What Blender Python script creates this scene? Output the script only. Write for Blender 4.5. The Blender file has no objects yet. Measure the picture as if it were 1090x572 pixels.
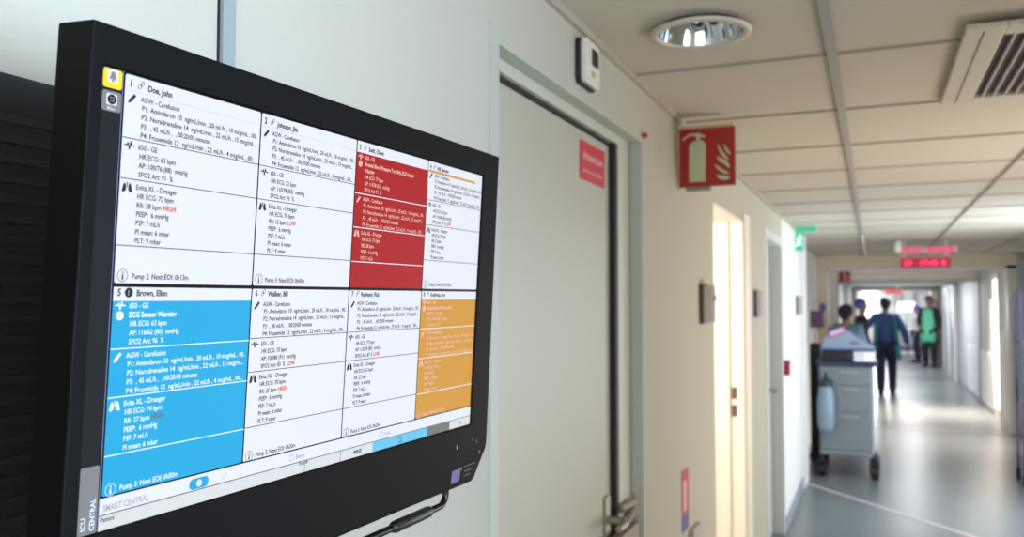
import bpy, bmesh, math, random
from mathutils import Vector, Matrix
random.seed(7)
scn = bpy.context.scene
COL = scn.collection
PI = math.pi

# ------------------------------------------------------------------ camera
H = 1.68                                     # camera height
phi = math.radians(2.3542); th = math.radians(23.1427)
cd = bpy.data.cameras.new('camera'); cam = bpy.data.objects.new('camera', cd); COL.objects.link(cam)
cam.location = (0, 0, H)
cam.rotation_euler = (PI/2 + phi, 0, th)
cd.sensor_width = 36; cd.lens = 900/1090*36
cd.clip_start = 0.05; cd.clip_end = 100
cd.dof.use_dof = True; cd.dof.focus_distance = 0.72; cd.dof.aperture_fstop = 8.0
scn.camera = cam

# ------------------------------------------------------------------ view, world, light
scn.view_settings.view_transform = 'Standard'
scn.view_settings.look = 'None'
scn.view_settings.gamma = 1.0
scn.view_settings.use_curve_mapping = False
scn.view_settings.exposure = 0.12
w = bpy.data.worlds.new('sky'); scn.world = w; w.use_nodes = True
w.node_tree.nodes['Background'].inputs[0].default_value = (0.75, 0.85, 1.0, 1)
w.node_tree.nodes['Background'].inputs[1].default_value = 1.0

def area(name, loc, aim, sx, sy, power, color, spread=180):
    l = bpy.data.lights.new(name, 'AREA'); l.shape = 'RECTANGLE'; l.size = sx; l.size_y = sy
    l.energy = power; l.color = color; l.spread = math.radians(spread)
    o = bpy.data.objects.new(name, l); COL.objects.link(o); o.location = loc
    o.rotation_euler = (Vector(aim)-Vector(loc)).to_track_quat('-Z', 'Y').to_euler()
    return o
COOL = (0.72, 0.86, 1.0); NEUT = (0.97, 0.98, 1.0); WARM = (1.0, 0.80, 0.60)
area('daylight_near_window', (1.70, 0.05, 1.70), (-0.62, -0.05, 1.95), 1.3, 1.3, 37, (0.58, 0.76, 1.0), 105)
area('back_fill_light', (0.55, -1.9, 1.15), (0.45, 3.0, 1.6), 1.9, 1.8, 24, (1.0, 0.95, 0.86))  # unseen fill added to brighten the corridor from behind the camera
area('mid_fill_light', (1.70, 3.9, 1.15), (-0.2, 3.9, 2.9), 0.9, 2.0, 44, (1.0, 0.86, 0.70))  # fill added to brighten the ceiling, aimed up from an unseen opening
area('daylight_mid_window', (1.70, 7.3, 1.3), (-0.6, 7.3, 1.2), 1.6, 1.9, 70, (0.84, 0.92, 1.0))
area('daylight_side_door', (1.60, 14.3, 1.15), (0.2, 13.9, 0.4), 0.6, 1.9, 16, (1.0, 0.90, 0.80))
area('sun_through_side_door', (1.58, 14.6, 1.75), (0.9, 14.6, 0.0), 0.9, 0.6, 90, (1.0, 0.80, 0.62), 100)
area('added_right_sun', (1.70, 11.7, 1.7), (0.3, 11.6, 0.0), 0.8, 0.5, 28, (1.0, 0.80, 0.62), 90)  # added sun from an unseen doorway, for a warm pool on the floor
area('far_fill_lamp', (0.6, 22.8, 2.2), (0.6, 22.8, 0), 0.6, 1.4, 60, NEUT)  # added to brighten the figure in the green apron
area('room_lamp', (-1.75, 3.3, 2.0), (-0.75, 4.5, 1.4), 0.6, 0.6, 48, (1.0, 0.87, 0.77))
area('daylight_far_window', (-0.1, 30.8, 1.6), (0.3, 22, 0.8), 0.9, 1.1, 55, NEUT)
area('far_ceiling_lamp', (0.7, 27.5, 2.2), (0.7, 27.5, 0), 1.8, 3.0, 30, NEUT)
area('corridor_lamp_row', (0.6, 18.3, 2.2), (0.6, 18.3, 0), 0.6, 2.0, 45, NEUT)

# ------------------------------------------------------------------ materials
MATS = {}
def lin(c): return tuple(((x/255)/12.92 if x/255 <= .04045 else ((x/255+.055)/1.055)**2.4) for x in c)
def mat(name, rgb, rough=.6, metal=0, emit=0, ecol=None, bump=0, bscale=60, var=0, spec=.5, coat=0, trans=0):
    if name in MATS: return MATS[name]
    m = bpy.data.materials.new(name); m.use_nodes = True; nt = m.node_tree
    b = nt.nodes['Principled BSDF']; c = lin(rgb)+(1,)
    b.inputs['Base Color'].default_value = c
    b.inputs['Roughness'].default_value = rough; b.inputs['Metallic'].default_value = metal
    b.inputs['Specular IOR Level'].default_value = spec
    b.inputs['Coat Weight'].default_value = coat
    b.inputs['Transmission Weight'].default_value = trans
    if emit:
        b.inputs['Emission Color'].default_value = (lin(ecol)+(1,)) if ecol else c
        b.inputs['Emission Strength'].default_value = emit
    if bump or var:
        tc = nt.nodes.new('ShaderNodeTexCoord'); n = nt.nodes.new('ShaderNodeTexNoise')
        n.inputs['Scale'].default_value = bscale; n.inputs['Detail'].default_value = 4
        nt.links.new(tc.outputs['Object'], n.inputs['Vector'])
        if bump:
            bp = nt.nodes.new('ShaderNodeBump'); bp.inputs['Strength'].default_value = bump
            bp.inputs['Distance'].default_value = .002
            nt.links.new(n.outputs['Fac'], bp.inputs['Height']); nt.links.new(bp.outputs['Normal'], b.inputs['Normal'])
        if var:
            mx = nt.nodes.new('ShaderNodeMix'); mx.data_type = 'RGBA'
            mx.inputs[6].default_value = tuple(x*(1-var) for x in c[:3])+(1,)
            mx.inputs[7].default_value = tuple(min(1, x*(1+var)) for x in c[:3])+(1,)
            nt.links.new(n.outputs['Fac'], mx.inputs[0]); nt.links.new(mx.outputs[2], b.inputs['Base Color'])
    MATS[name] = m
    return m

# ------------------------------------------------------------------ mesh helpers
def obj(name, bm, mats, parent=None, smooth=False, bevel=0, seg=2, mtx=None):
    me = bpy.data.meshes.new(name)
    bmesh.ops.recalc_face_normals(bm, faces=bm.faces[:]) if not bm.faces or not getattr(bm, 'keep', False) else None
    bm.to_mesh(me); bm.free()
    for m in (mats if isinstance(mats, (list, tuple)) else [mats]): me.materials.append(m)
    if smooth:
        for p in me.polygons: p.use_smooth = True
    o = bpy.data.objects.new(name, me); COL.objects.link(o)
    if mtx is not None: o.matrix_world = mtx
    if parent: o.parent = parent
    if bevel:
        b = o.modifiers.new('bevel', 'BEVEL'); b.width = bevel; b.segments = seg; b.limit_method = 'ANGLE'
    return o
def NB(): return bmesh.new()
def box(bm, x0, x1, y0, y1, z0, z1, mi=0, mtx=None):
    vs = [bm.verts.new((x, y, z)) for x in (x0, x1) for y in (y0, y1) for z in (z0, z1)]
    for f in ((0,1,3,2),(4,6,7,5),(0,4,5,1),(2,3,7,6),(0,2,6,4),(1,5,7,3)):
        fc = bm.faces.new([vs[i] for i in f]); fc.material_index = mi
    if mtx is not None: bmesh.ops.transform(bm, matrix=mtx, verts=vs)
    return bm
def prism(bm, pts, z0, z1, mi=0, mp=lambda x, y, z: (x, y, z)):
    a = [bm.verts.new(mp(x, y, z0)) for x, y in pts]; b = [bm.verts.new(mp(x, y, z1)) for x, y in pts]
    fs = [bm.faces.new(a[::-1]), bm.faces.new(b)]
    n = len(pts)
    for i in range(n): fs.append(bm.faces.new((a[i], a[(i+1) % n], b[(i+1) % n], b[i])))
    for f in fs: f.material_index = mi
    return bm
def cyl(bm, p0, p1, r0, r1=None, n=20, mi=0):
    r1 = r0 if r1 is None else r1
    p0 = Vector(p0); p1 = Vector(p1); q = (p1-p0).to_track_quat('Z', 'Y')
    A = []; B = []
    for i in range(n):
        d = q @ Vector((math.cos(2*PI*i/n), math.sin(2*PI*i/n), 0))
        A.append(bm.verts.new(p0+d*r0)); B.append(bm.verts.new(p1+d*r1))
    fs = [bm.faces.new(A[::-1]), bm.faces.new(B)]
    for i in range(n): fs.append(bm.faces.new((A[i], A[(i+1) % n], B[(i+1) % n], B[i])))
    for f in fs: f.material_index = mi
    return bm
def tube(bm, pts, r, n=12, mi=0):
    pts = [Vector(p) for p in pts]; rings = []
    for i, p in enumerate(pts):
        t = (pts[min(i+1, len(pts)-1)]-pts[max(i-1, 0)]).normalized(); q = t.to_track_quat('Z', 'Y')
        rr = r[i] if isinstance(r, (list, tuple)) else r
        if rings:
            # keep frames consistent
            ref = (rings[-1][0].co - pts[i-1]); ref = (ref - t*ref.dot(t)).normalized(); s = t.cross(ref)
            rings.append([bm.verts.new(p+(ref*math.cos(2*PI*k/n)+s*math.sin(2*PI*k/n))*rr) for k in range(n)])
        else:
            rings.append([bm.verts.new(p+(q @ Vector((math.cos(2*PI*k/n), math.sin(2*PI*k/n), 0)))*rr) for k in range(n)])
    for a, b in zip(rings, rings[1:]):
        for k in range(n):
            f = bm.faces.new((a[k], a[(k+1) % n], b[(k+1) % n], b[k])); f.material_index = mi
    bm.faces.new(rings[0][::-1]).material_index = mi; bm.faces.new(rings[-1]).material_index = mi
    return bm
def lathe(bm, prof, c=(0, 0, 0), n=32, mi=0, closed=False):
    rings = [[bm.verts.new((c[0]+r*math.cos(2*PI*k/n), c[1]+r*math.sin(2*PI*k/n), c[2]+z)) for k in range(n)] for r, z in prof]
    for a, b in zip(rings, rings[1:]):
        for k in range(n):
            f = bm.faces.new((a[k], a[(k+1) % n], b[(k+1) % n], b[k])); f.material_index = mi
    return rings
def sphere(bm, c, r, sc=(1, 1, 1), u=16, v=10, mi=0):
    d = bmesh.ops.create_uvsphere(bm, u_segments=u, v_segments=v, radius=r)
    bmesh.ops.scale(bm, vec=sc, verts=d['verts']); bmesh.ops.translate(bm, vec=c, verts=d['verts'])
    for f in {f for vv in d['verts'] for f in vv.link_faces}: f.material_index = mi
def thing(name, label, cat, loc=(0, 0, 0), rz=0, group=None):
    o = bpy.data.objects.new(name, None); COL.objects.link(o); o.location = loc; o.rotation_euler = (0, 0, rz)
    o.empty_display_size = .05
    return tag(o, label, cat, group)
def tag(o, label, cat, group=None):
    o['label'] = label; o['category'] = cat
    if group: o['group'] = group
    return o
def struct(name, bm, m, label=None, **k):
    o = obj(name, bm, m, **k); o['kind'] = 'structure'
    if label: o['label'] = label
    return o
def rrect(x0, x1, y0, y1, r, n=4):
    pts = []
    for cx, cy, a in ((x1-r, y1-r, 0), (x0+r, y1-r, 90), (x0+r, y0+r, 180), (x1-r, y0+r, 270)):
        for i in range(n+1):
            t = math.radians(a+90*i/n); pts.append((cx+r*math.cos(t), cy+r*math.sin(t)))
    return pts
_txt = {}
def text_geo(s, bold=False):
    """outline of a line of text as (verts, faces, width), unit = cap height"""
    k = (s, bold)
    if k in _txt: return _txt[k]
    c = bpy.data.curves.new('t', 'FONT'); c.body = s; c.size = 1.0; c.resolution_u = 2
    c.offset = 0.030 if bold else 0.014
    o = bpy.data.objects.new('t', c); COL.objects.link(o)
    dg = bpy.context.evaluated_depsgraph_get(); me = bpy.data.meshes.new_from_object(o.evaluated_get(dg))
    vs = [tuple(v.co) for v in me.vertices]; fs = [tuple(p.vertices) for p in me.polygons]
    bpy.data.objects.remove(o); bpy.data.curves.remove(c); bpy.data.meshes.remove(me)
    wdt = max((v[0] for v in vs), default=0)
    _txt[k] = (vs, fs, wdt); return _txt[k]
def add_text(bm, s, mp, x, y, size, mi=0, bold=False, width=None, maxw=None):
    """mp maps plane coords to 3-D; x,y = left, middle of the line; size = font size; width forces the line length"""
    vs, fs, wd = text_geo(s, bold)
    sx = size if width is None else width/max(wd, 1e-6)
    nv = [bm.verts.new(mp(x+v[0]*sx, y+(v[1]-.35)*size)) for v in vs]
    for f in fs:
        try:
            fc = bm.faces.new([nv[i] for i in f]); fc.material_index = mi
        except ValueError: pass
    if maxw is not None:
        bad = [v for v, o in zip(nv, vs) if o[0]*sx > maxw]
        bmesh.ops.delete(bm, geom=bad, context='VERTS')

# ================================================================== STRUCTURE
WX = -0.624; CZ = 2.32
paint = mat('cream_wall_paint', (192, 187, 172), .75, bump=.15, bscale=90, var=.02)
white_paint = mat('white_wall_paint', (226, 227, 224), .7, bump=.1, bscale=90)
frame_shade = mat('shaded_frame_paint', (186, 190, 176), .5)  # darker tone painted in for shade on the casing strip and steps
frame_light = mat('light_frame_paint', (200, 200, 184), .5)
door_mat = mat('door_laminate', (188, 184, 166), .45, bump=.05, bscale=40)
rubber = mat('black_rubber', (22, 22, 24), .6)
steel = mat('brushed_steel', (160, 154, 140), .45, metal=.8)
def wall_panel(bm, x0, x1, y0, y1, z0=0, z1=CZ, mi=0): return box(bm, x0, x1, y0, y1, z0, z1, mi)

b = NB()
for y0, y1, z0, z1 in ((-2.0, 1.394, 0, CZ), (1.394, 2.430, 2.156, CZ), (2.430, 3.645, 0, CZ), (3.645, 4.52, 2.112, CZ),
                       (4.52, 5.50, 0, CZ), (5.50, 6.58, 2.16, CZ)):
    box(b, WX-.18, WX, y0, y1, z0, z1)
struct('wall_left', b, paint)
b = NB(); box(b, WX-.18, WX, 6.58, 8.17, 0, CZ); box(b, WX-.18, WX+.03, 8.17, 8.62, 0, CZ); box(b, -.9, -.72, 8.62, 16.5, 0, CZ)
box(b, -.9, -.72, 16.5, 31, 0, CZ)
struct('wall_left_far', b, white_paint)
# right wall with its openings: near window, added doorway, mid window, added right door
b = NB(); RX = 1.78
for y0, y1, z0, z1 in ((-2.0, -.6, 0, CZ), (-.6, .7, 0, 1.1), (-.6, .7, 2.25, CZ), (.7, 3.45, 0, CZ), (3.45, 4.35, 2.2, CZ), (4.35, 6.5, 0, CZ),
                       (6.5, 8.1, 0, .3), (6.5, 8.1, 2.25, CZ), (8.1, 11.25, 0, CZ), (11.25, 12.15, 2.2, CZ), (12.15, 13.0, 0, CZ)):
    box(b, RX, RX+.15, y0, y1, z0, z1)
struct('wall_right', b, paint)
b = NB()
for y0, y1, z0, z1 in ((13.0, 13.95, 0, CZ), (13.95, 14.65, 2.12, CZ), (14.65, 31.2, 0, CZ)):
    box(b, 1.66, 1.80, y0, y1, z0, z1)
struct('wall_right_far', b, mat('cool_white_paint', (205, 207, 212), .6))
b = NB(); box(b, -.9, 1.95, -2.15, -2.0, 0, CZ); struct('wall_back', b, paint)
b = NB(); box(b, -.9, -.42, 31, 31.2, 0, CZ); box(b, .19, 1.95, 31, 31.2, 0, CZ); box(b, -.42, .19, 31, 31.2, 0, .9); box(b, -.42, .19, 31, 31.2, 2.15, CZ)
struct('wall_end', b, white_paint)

# floor: vinyl, glossy with soft blotches
fm = mat('blue_grey_vinyl_floor', (112, 120, 124), .30, var=.10, bscale=.9, bump=.04)
b = NB(); box(b, -2.6, 3.2, -2.1, 31.2, -.1, 0); struct('floor', b, fm)
# pale joint and threshold strips; the far ones also paint in light bands
b = NB()
def strip(p, q, wd):
    p = Vector(p); q = Vector(q); n = (q-p).normalized().cross(Vector((0, 0, 1)))*wd/2
    prism(b, [tuple((p+n)[:2]), tuple((q+n)[:2]), tuple((q-n)[:2]), tuple((p-n)[:2])], .0002, .003)
strip((-.60, 8.40, 0), (1.78, 5.62, 0), .035)
strip((-.72, 12.6, 0), (1.70, 12.6, 0), .05); strip((-.60, 19.95, 0), (1.66, 19.95, 0), .10); strip((-.60, 25.2, 0), (1.66, 25.2, 0), .18)
struct('trim_1', b, mat('pale_floor_strip', (214, 196, 190), .4))

# ceiling: 0.69 m tiles on a T grid
tile = mat('mineral_ceiling_tile', (205, 196, 180), .85, bump=.25, bscale=220, var=.02)
b = NB()
T0, TS = -.088, .692
HOLES = []
box(b, -2.6, 3.2, -2.1, 12.6, CZ+.012, CZ+.10)
xs = [T0+TS*k for k in range(-1, 4)]; ys = [2.332+.6865*k for k in range(-7, 16)]
struct('ceiling', b, tile)
b = NB()
for x in xs[1:]:
    wd = .012 if abs(x-T0) < .01 else .004
    box(b, x-wd, x+wd, -2.0, 12.6, CZ-.002, CZ+.012)
for y in ys:
    box(b, WX, RX, y-.002, y+.002, CZ+.006, CZ+.012)
struct('trim_2', b, mat('ceiling_grid_metal', (168, 162, 152), .5))
b = NB()
box(b, WX, WX+.012, -2, 8.17, CZ-.006, CZ+.012)
struct('trim_3', b, mat('ceiling_edge_metal', (182, 174, 158), .5))
b = NB(); box(b, -.9, 1.95, 12.7, 31.2, 2.25, 2.35); struct('ceiling_far', b, mat('far_ceiling_white', (196, 196, 198), .8))

b = NB()
for x in (T0, T0+TS): box(b, x-.016, x+.016, 12.82, 31, 2.243, 2.25)
box(b, T0-.014, T0+.014, 8.6, 12.58, CZ-.006, CZ-.0021)
struct('trim_11', b, mat('whitened_grid_line', (244, 244, 240), .3))  # grid lines whitened to stand in for the bright line of light

# portals across the corridor
cream = mat('warm_cream_portal_paint', (244, 230, 204), .55); whitep = mat('gloss_white_portal_paint', (232, 230, 228), .4)
def portal(n, y, xl, xr, wl, wr, z, m, m2=None, th_=.2):
    b = NB(); box(b, xl-.2, xr+.2, y, y+th_, z, CZ+(.02 if n == 4 else -.02)); box(b, xl-.12, xl, y, y+th_, 0, z); box(b, xr, xr+.16, y, y+th_, 0, z)
    if wl:
        box(b, xl, xl+wl, y+.02, y+th_, 0, z, 1); box(b, xr-wr, xr, y+.02, y+th_, 0, z, 1); box(b, xl, xr, y+.02, y+th_, z-.045, z, 1)
    return struct('trim_%d' % n, b, [m, m2 or m])
portal(4, 12.6, -.60, 1.70, .02, .10, 2.175, cream, whitep)
portal(5, 16.3, -.60, 1.66, .02, .02, 2.10, whitep, mat('grey_portal_paint', (190, 188, 188), .5))
portal(6, 20.2, -.52, 1.60, .05, .05, 2.10, mat('grey_portal_paint', (190, 188, 188), .5), whitep)
portal(7, 25.3, -.45, 1.56, .03, .14, 2.06, mat('taupe_portal_paint', (170, 166, 156), .6), cream)

# trim strip on the wall above the screen
b = NB(); box(b, WX, WX+.006, .681, .700, 0, CZ-.0225); box(b, WX, WX+.0015, .6785, .681, 0, CZ-.0225, 1)  # black line put in for the shadow gap beside the strip
struct('trim_8', b, [mat('grey_joint_strip', (150, 160, 158), .5), rubber])

# ---------------------------------------------------------------- door 1 (closed, big)
b = NB()
# left casing strip, header soffit step, right step, inner frame
box(b, WX-.10, WX+.004, 1.357, 1.394, 0, 2.19, 0)
box(b, WX-.10, WX-.034, 1.394, 1.415, 0, 2.156, 1)
box(b, WX-.10, WX-.034, 1.394, 2.430, 2.130, 2.156, 1)
box(b, WX-.10, WX-.034, 2.300, 2.430, 0, 2.130, 1)
box(b, WX-.034, WX+.0015, 2.4285, 2.434, 0, 2.160, 0); box(b, WX-.034, WX+.0015, 1.394, 2.434, 2.155, 2.160, 0)
d1 = struct('door_1', b, [frame_shade, frame_light], bevel=.002)
b = NB(); box(b, WX-.098, WX-.052, 1.417, 2.272, .008, 2.120); obj('door_leaf', b, door_mat, d1, bevel=.002)
b = NB(); box(b, WX-.098, WX-.0345, 2.274, 2.2985, .0, 2.129); box(b, WX-.098, WX-.046, 1.4165, 2.2985, 2.1212, 2.1295); obj('door_gap_strip', b, rubber, d1)  # dark strip filling the gap around the leaf
hd = NB()
prism(hd, rrect(2.205, 2.245, 1.00, 1.16, .012), WX-.052, WX-.044, mp=lambda y, z, x: (x, y, z))
cyl(hd, (WX-.046, 2.225, 1.095), (WX+.004, 2.225, 1.095), .011)
tube(hd, [(WX-.002, 2.225, 1.095), (WX+.006, 2.215, 1.095), (WX+.008, 2.20, 1.094), (WX+.006, 2.15, 1.092)], .009)
obj('door_handle', hd, steel, d1, smooth=False, bevel=.001)
b = NB(); prism(b, rrect(2.185, 2.40, .985, 1.055, .01), WX-.033, WX-.004, mp=lambda y, z, x: (x, y, z))
cyl(b, (WX-.030, 2.31, 1.050), (WX-.016, 2.385, 1.100), .012); cyl(b, (WX-.030, 2.29, 1.112), (WX-.018, 2.39, 1.112), .012)
obj('latch_box', b, mat('aged_nickel', (150, 142, 124), .6, metal=.3), d1, bevel=.003)

# ---------------------------------------------------------------- door 2: open doorway lit from the room behind
b = NB(); box(b, -2.5, -2.4, 2.6, 5.35, 0, 2.4); box(b, -2.5, WX-.18, 2.5, 2.6, 0, 2.4); box(b, -2.5, WX-.18, 5.3, 5.4, 0, 2.4); box(b, -2.5, WX-.18, 2.5, 5.4, 2.35, 2.45)
struct('wall_side_room', b, mat('warm_white_paint', (240, 228, 208), .7))
b = NB()
jm = mat('cream_door_frame_paint', (244, 238, 222), .45)
box(b, WX-.19, WX+.002, 4.50, 4.522, 0, 2.112); box(b, WX-.004, WX+.012, 4.522, 4.72, 0, 2.15); box(b, WX-.19, WX, 3.645, 4.52, 2.10, 2.114)
box(b, WX-.19, WX-.02, 3.643, 3.66, 0, 2.11); box(b, WX-.11, WX-.07, 4.485, 4.50, 0, 2.10)
d2 = struct('door_2', b, jm, bevel=.002)
b = NB(); box(b, WX-.06, WX-.035, 4.497, 4.500, 1.185, 1.245); box(b, WX-.06, WX-.035, 4.497, 4.500, 1.095, 1.155); obj('strike_plate', b, mat('dark_brass', (120, 100, 86), .4, metal=.6), d2)

# ---------------------------------------------------------------- door 3: closed, grey, further down
b = NB(); box(b, WX-.17, WX+.004, 5.50, 5.58, 0, 2.16); box(b, WX-.17, WX+.004, 6.50, 6.58, 0, 2.16); box(b, WX-.17, WX+.004, 5.58, 6.50, 2.10, 2.16)
d3 = struct('door_3', b, mat('pale_grey_frame_paint', (214, 216, 214), .5), bevel=.002)
b = NB(); box(b, WX-.12, WX-.08, 5.585, 6.495, .008, 2.095); obj('door_leaf', b, mat('grey_door_laminate', (178, 182, 184), .45), d3)
b = NB(); cyl(b, (WX-.08, 6.42, 1.05), (WX-.03, 6.42, 1.05), .010); cyl(b, (WX-.035, 6.43, 1.05), (WX-.035, 6.29, 1.05), .013); obj('door_handle', b, steel, d3)

# windows on the right side (near one lights the wall behind the screen)
def side_window(n, y0, y1, z0, z1, bars):
    b = NB(); f = .05
    box(b, RX+.02, RX+.08, y0, y0+f, z0, z1); box(b, RX+.02, RX+.08, y1-f, y1, z0, z1)
    box(b, RX+.02, RX+.08, y0+f, y1-f, z0, z0+f); box(b, RX+.02, RX+.08, y0+f, y1-f, z1-f, z1)
    for k in range(1, bars): box(b, RX+.03, RX+.07, y0+(y1-y0)*k/bars-.02, y0+(y1-y0)*k/bars+.02, z0+f, z1-f)
    o = struct('window_%d' % n, b, mat('white_window_frame', (228, 230, 230), .4))
    b = NB(); box(b, RX+.048, RX+.052, y0+.02, y1-.02, z0+.02, z1-.02)
    obj('pane', b, mat('frosted_pane', (235, 240, 245), .6, emit=.55, ecol=(215, 230, 250)), o)
side_window(1, -.6, .7, 1.1, 2.25, 2); side_window(2, 6.5, 8.1, .3, 2.25, 2); side_window(3, 3.45, 4.35, 0, 2.2, 1); side_window(5, 11.25, 12.15, 0, 2.2, 1)  # third and fifth are openings added to go with the fill lamps
b = NB(); box(b, -.40, 1.50, -1.999, -1.96, .22, .28); box(b, -.40, 1.50, -1.999, -1.96, 2.05, 2.11); box(b, -.46, -.40, -1.999, -1.96, .22, 2.11); box(b, 1.50, 1.56, -1.999, -1.96, .22, 2.11); box(b, .52, .58, -1.999, -1.965, .28, 2.05)
wb = struct('window_6', b, MATS['white_window_frame'])  # unseen window added to go with the back fill light
b = NB(); box(b, -.40, 1.50, -1.998, -1.985, .28, 2.05); obj('pane', b, MATS['frosted_pane'], wb)
# end window, very bright
b = NB(); box(b, -.42, -.38, 31.0, 31.1, .9, 2.15); box(b, .15, .19, 31.0, 31.1, .9, 2.15); box(b, -.38, .15, 31.0, 31.1, .9, .94); box(b, -.38, .15, 31.0, 31.1, 2.11, 2.15)
e = struct('window_4', b, MATS['white_window_frame'])
b = NB(); box(b, -.38, .15, 31.05, 31.06, .94, 2.11); obj('pane', b, mat('bright_pane', (255, 255, 255), .6, emit=1.6, ecol=(250, 252, 255)), e)
# glazed side door at Y 14
b = NB()
box(b, 1.645, 1.70, 13.95, 14.01, 0, 2.12); box(b, 1.645, 1.70, 14.59, 14.65, 0, 2.12); box(b, 1.645, 1.70, 14.01, 14.59, 2.04, 2.12); box(b, 1.645, 1.70, 14.01, 14.59, 0, .14)
e = struct('door_4', b, mat('sunny_white_frame', (245, 240, 228), .4))
b = NB(); box(b, 1.665, 1.675, 14.01, 14.59, .14, 2.04); obj('pane', b, mat('sunlit_pane', (255, 250, 240), .5, emit=1.5, ecol=(255, 246, 228)), e)
# wainscot panel, far doors on the right, handrail-level dado
b = NB(); box(b, 1.640, 1.66, 14.70, 18.5, .06, .90); struct('trim_9', b, mat('pale_wainscot', (226, 230, 236), .4), bevel=.004)
b = NB()
for y0 in (20.9, 22.9):
    box(b, 1.62, 1.66, y0, y0+.08, 0, 2.08); box(b, 1.62, 1.66, y0+1.3, y0+1.38, 0, 2.08); box(b, 1.62, 1.66, y0+.08, y0+1.3, 2.0, 2.08)
    box(b, 1.645, 1.66, y0+.08, y0+1.3, 0.01, 2.0, 1)
struct('door_5', b, [whitep, mat('blue_grey_door_leaf', (120, 136, 156), .4)])
b = NB(); box(b, WX, WX+.012, -2.0, 1.355, 0, .10); box(b, WX, WX+.012, 2.44, 3.64, 0, .10); box(b, WX, WX+.012, 4.73, 5.49, 0, .10); box(b, WX, WX+.012, 6.59, 8.17, 0, .10)
struct('baseboard_left', b, mat('grey_vinyl_skirting', (150, 158, 166), .5))
b = NB(); box(b, 1.705, 1.78, 12.52, 12.60, 0, 2.3)
struct('trim_10', b, mat('pale_blue_column_paint', (188, 202, 216), .5))
b = NB(); box(b, 1.630, 1.642, 14.70, 31, 0, .06); struct('baseboard_right', b, MATS['grey_vinyl_skirting'])

# ================================================================== MONITOR
MT = Vector((-0.44484, 0.38376, 0.15041+H))
U_ = Vector((0.02875, 0.99957, 0.00619)); V_ = Vector((0.06033, -0.00791, 0.99815)); N_ = Vector((0.99776, -0.02832, -0.06053))
MM = Matrix(((U_[0], V_[0], N_[0], MT[0]), (U_[1], V_[1], N_[1], MT[1]), (U_[2], V_[2], N_[2], MT[2]), (0, 0, 0, 1)))
mon = bpy.data.objects.new('wall_monitor', None); COL.objects.link(mon); mon.matrix_world = MM; mon.empty_display_size = .05
tag(mon, 'large black flat monitor showing a grid of eight patient panels', 'monitor')
# everything below in monitor space: x right, y up (v is down), z out of the screen
bez = mat('matte_black_plastic', (9, 9, 11), .6, bump=.05, bscale=400, spec=.12)
SW, SH = .531, .2987
outer = [(-.0101, .0262), (.5705, .0280), (.5765, -.326), (.5740, -.3345), (.5470, -.3655), (.5404, -.3690), (.020, -.3676), (.010, -.3650), (-.0125, -.342), (-.0125, -.330)]
b = NB()
ov = [b.verts.new((x, y, .0022)) for x, y in outer]
iv = [b.verts.new((x, y, .0022)) for x, y in ((-.0005, .0005), (SW+.0005, .0005), (SW+.0005, -SH-.0005), (-.0005, -SH-.0005))]
il = [b.verts.new((v.co.x, v.co.y, -.002)) for v in iv]
es = [b.edges.new((ov[i], ov[(i+1) % len(ov)])) for i in range(len(ov))]+[b.edges.new((iv[i], iv[(i+1) % 4])) for i in range(4)]
bmesh.ops.triangle_fill(b, edges=es, use_beauty=True)
for i in range(4): b.faces.new((iv[i], iv[(i+1) % 4], il[(i+1) % 4], il[i]))
b.faces.new(il)
ob = [b.verts.new((x, y, -.030)) for x, y in outer]
for i in range(len(ov)): b.faces.new((ov[i], ov[(i+1) % len(ov)], ob[(i+1) % len(ov)], ob[i]))
cx_, cy_ = .28, -.17
bk = [b.verts.new((cx_+(x-cx_)*.72, cy_+(y-cy_)*.72, -.058)) for x, y in outer]
for i in range(len(ov)): b.faces.new((ob[i], ob[(i+1) % len(ov)], bk[(i+1) % len(ov)], bk[i]))
b.faces.new(bk)
hs = obj('housing', b, bez, mon, bevel=.0012)
hs.matrix_parent_inverse = Matrix()
# wall arm behind
b = NB(); box(b, .20, .32, -.23, -.11, -.066, -.058); box(b, .235, .285, -.20, -.14, -.12, -.066); cyl(b, (.26, -.17, -.10), (.26, -.17, -.158), .022)
arm = obj('wall_bracket', b, mat('dark_grey_steel', (60, 62, 66), .4, metal=.7), mon, bevel=.002)
b = NB(); box(b, .20, .32, -.26, -.08, -.166, -.156); obj('mounting_plate', b, MATS['dark_grey_steel'], arm)

# --- the screen and everything shown on it
E = .62
def ui(name, rgb, e=E): return mat('screen_'+name, tuple(x*.5 for x in rgb), .5, emit=e*1.02, ecol=rgb, spec=.15)
uW = ui('white', (236, 236, 240)); uK = mat('screen_black', (12, 12, 14), .5, spec=.15); uText = mat('screen_text_dark', (30, 30, 34), .5, emit=.5, ecol=(40, 40, 44), spec=.15)
uB = ui('blue', (38, 164, 212), .70); uR = ui('red', (172, 26, 30), .66); uO = ui('orange', (206, 146, 52), .72); uLW = ui('light_text', (225, 240, 250), .8); uWT = ui('warm_text', (236, 186, 170), .7)
uRT = ui('red_text', (236, 84, 66)); uG = ui('pale_grey', (214, 214, 212), .72); uLB = ui('sky_blue', (96, 184, 216), .8); uDG = ui('mid_grey', (112, 112, 112), .7)
uY = ui('yellow', (232, 214, 50), .8); uLine = mat('screen_line_grey', (50, 50, 54), .5, emit=.7, ecol=(96, 96, 100), spec=.15); uCol = mat('screen_side_column', (20, 20, 23), .5, spec=.12, emit=.15, ecol=(54, 54, 58))
uLG = ui('line_pale', (190, 190, 194), .7); uGI = ui('icon_grey', (132, 132, 134), .7); uBL = ui('faint_blue_text', (140, 160, 215), .7); uTG = ui('grey_text', (170, 170, 172), .7)
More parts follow.
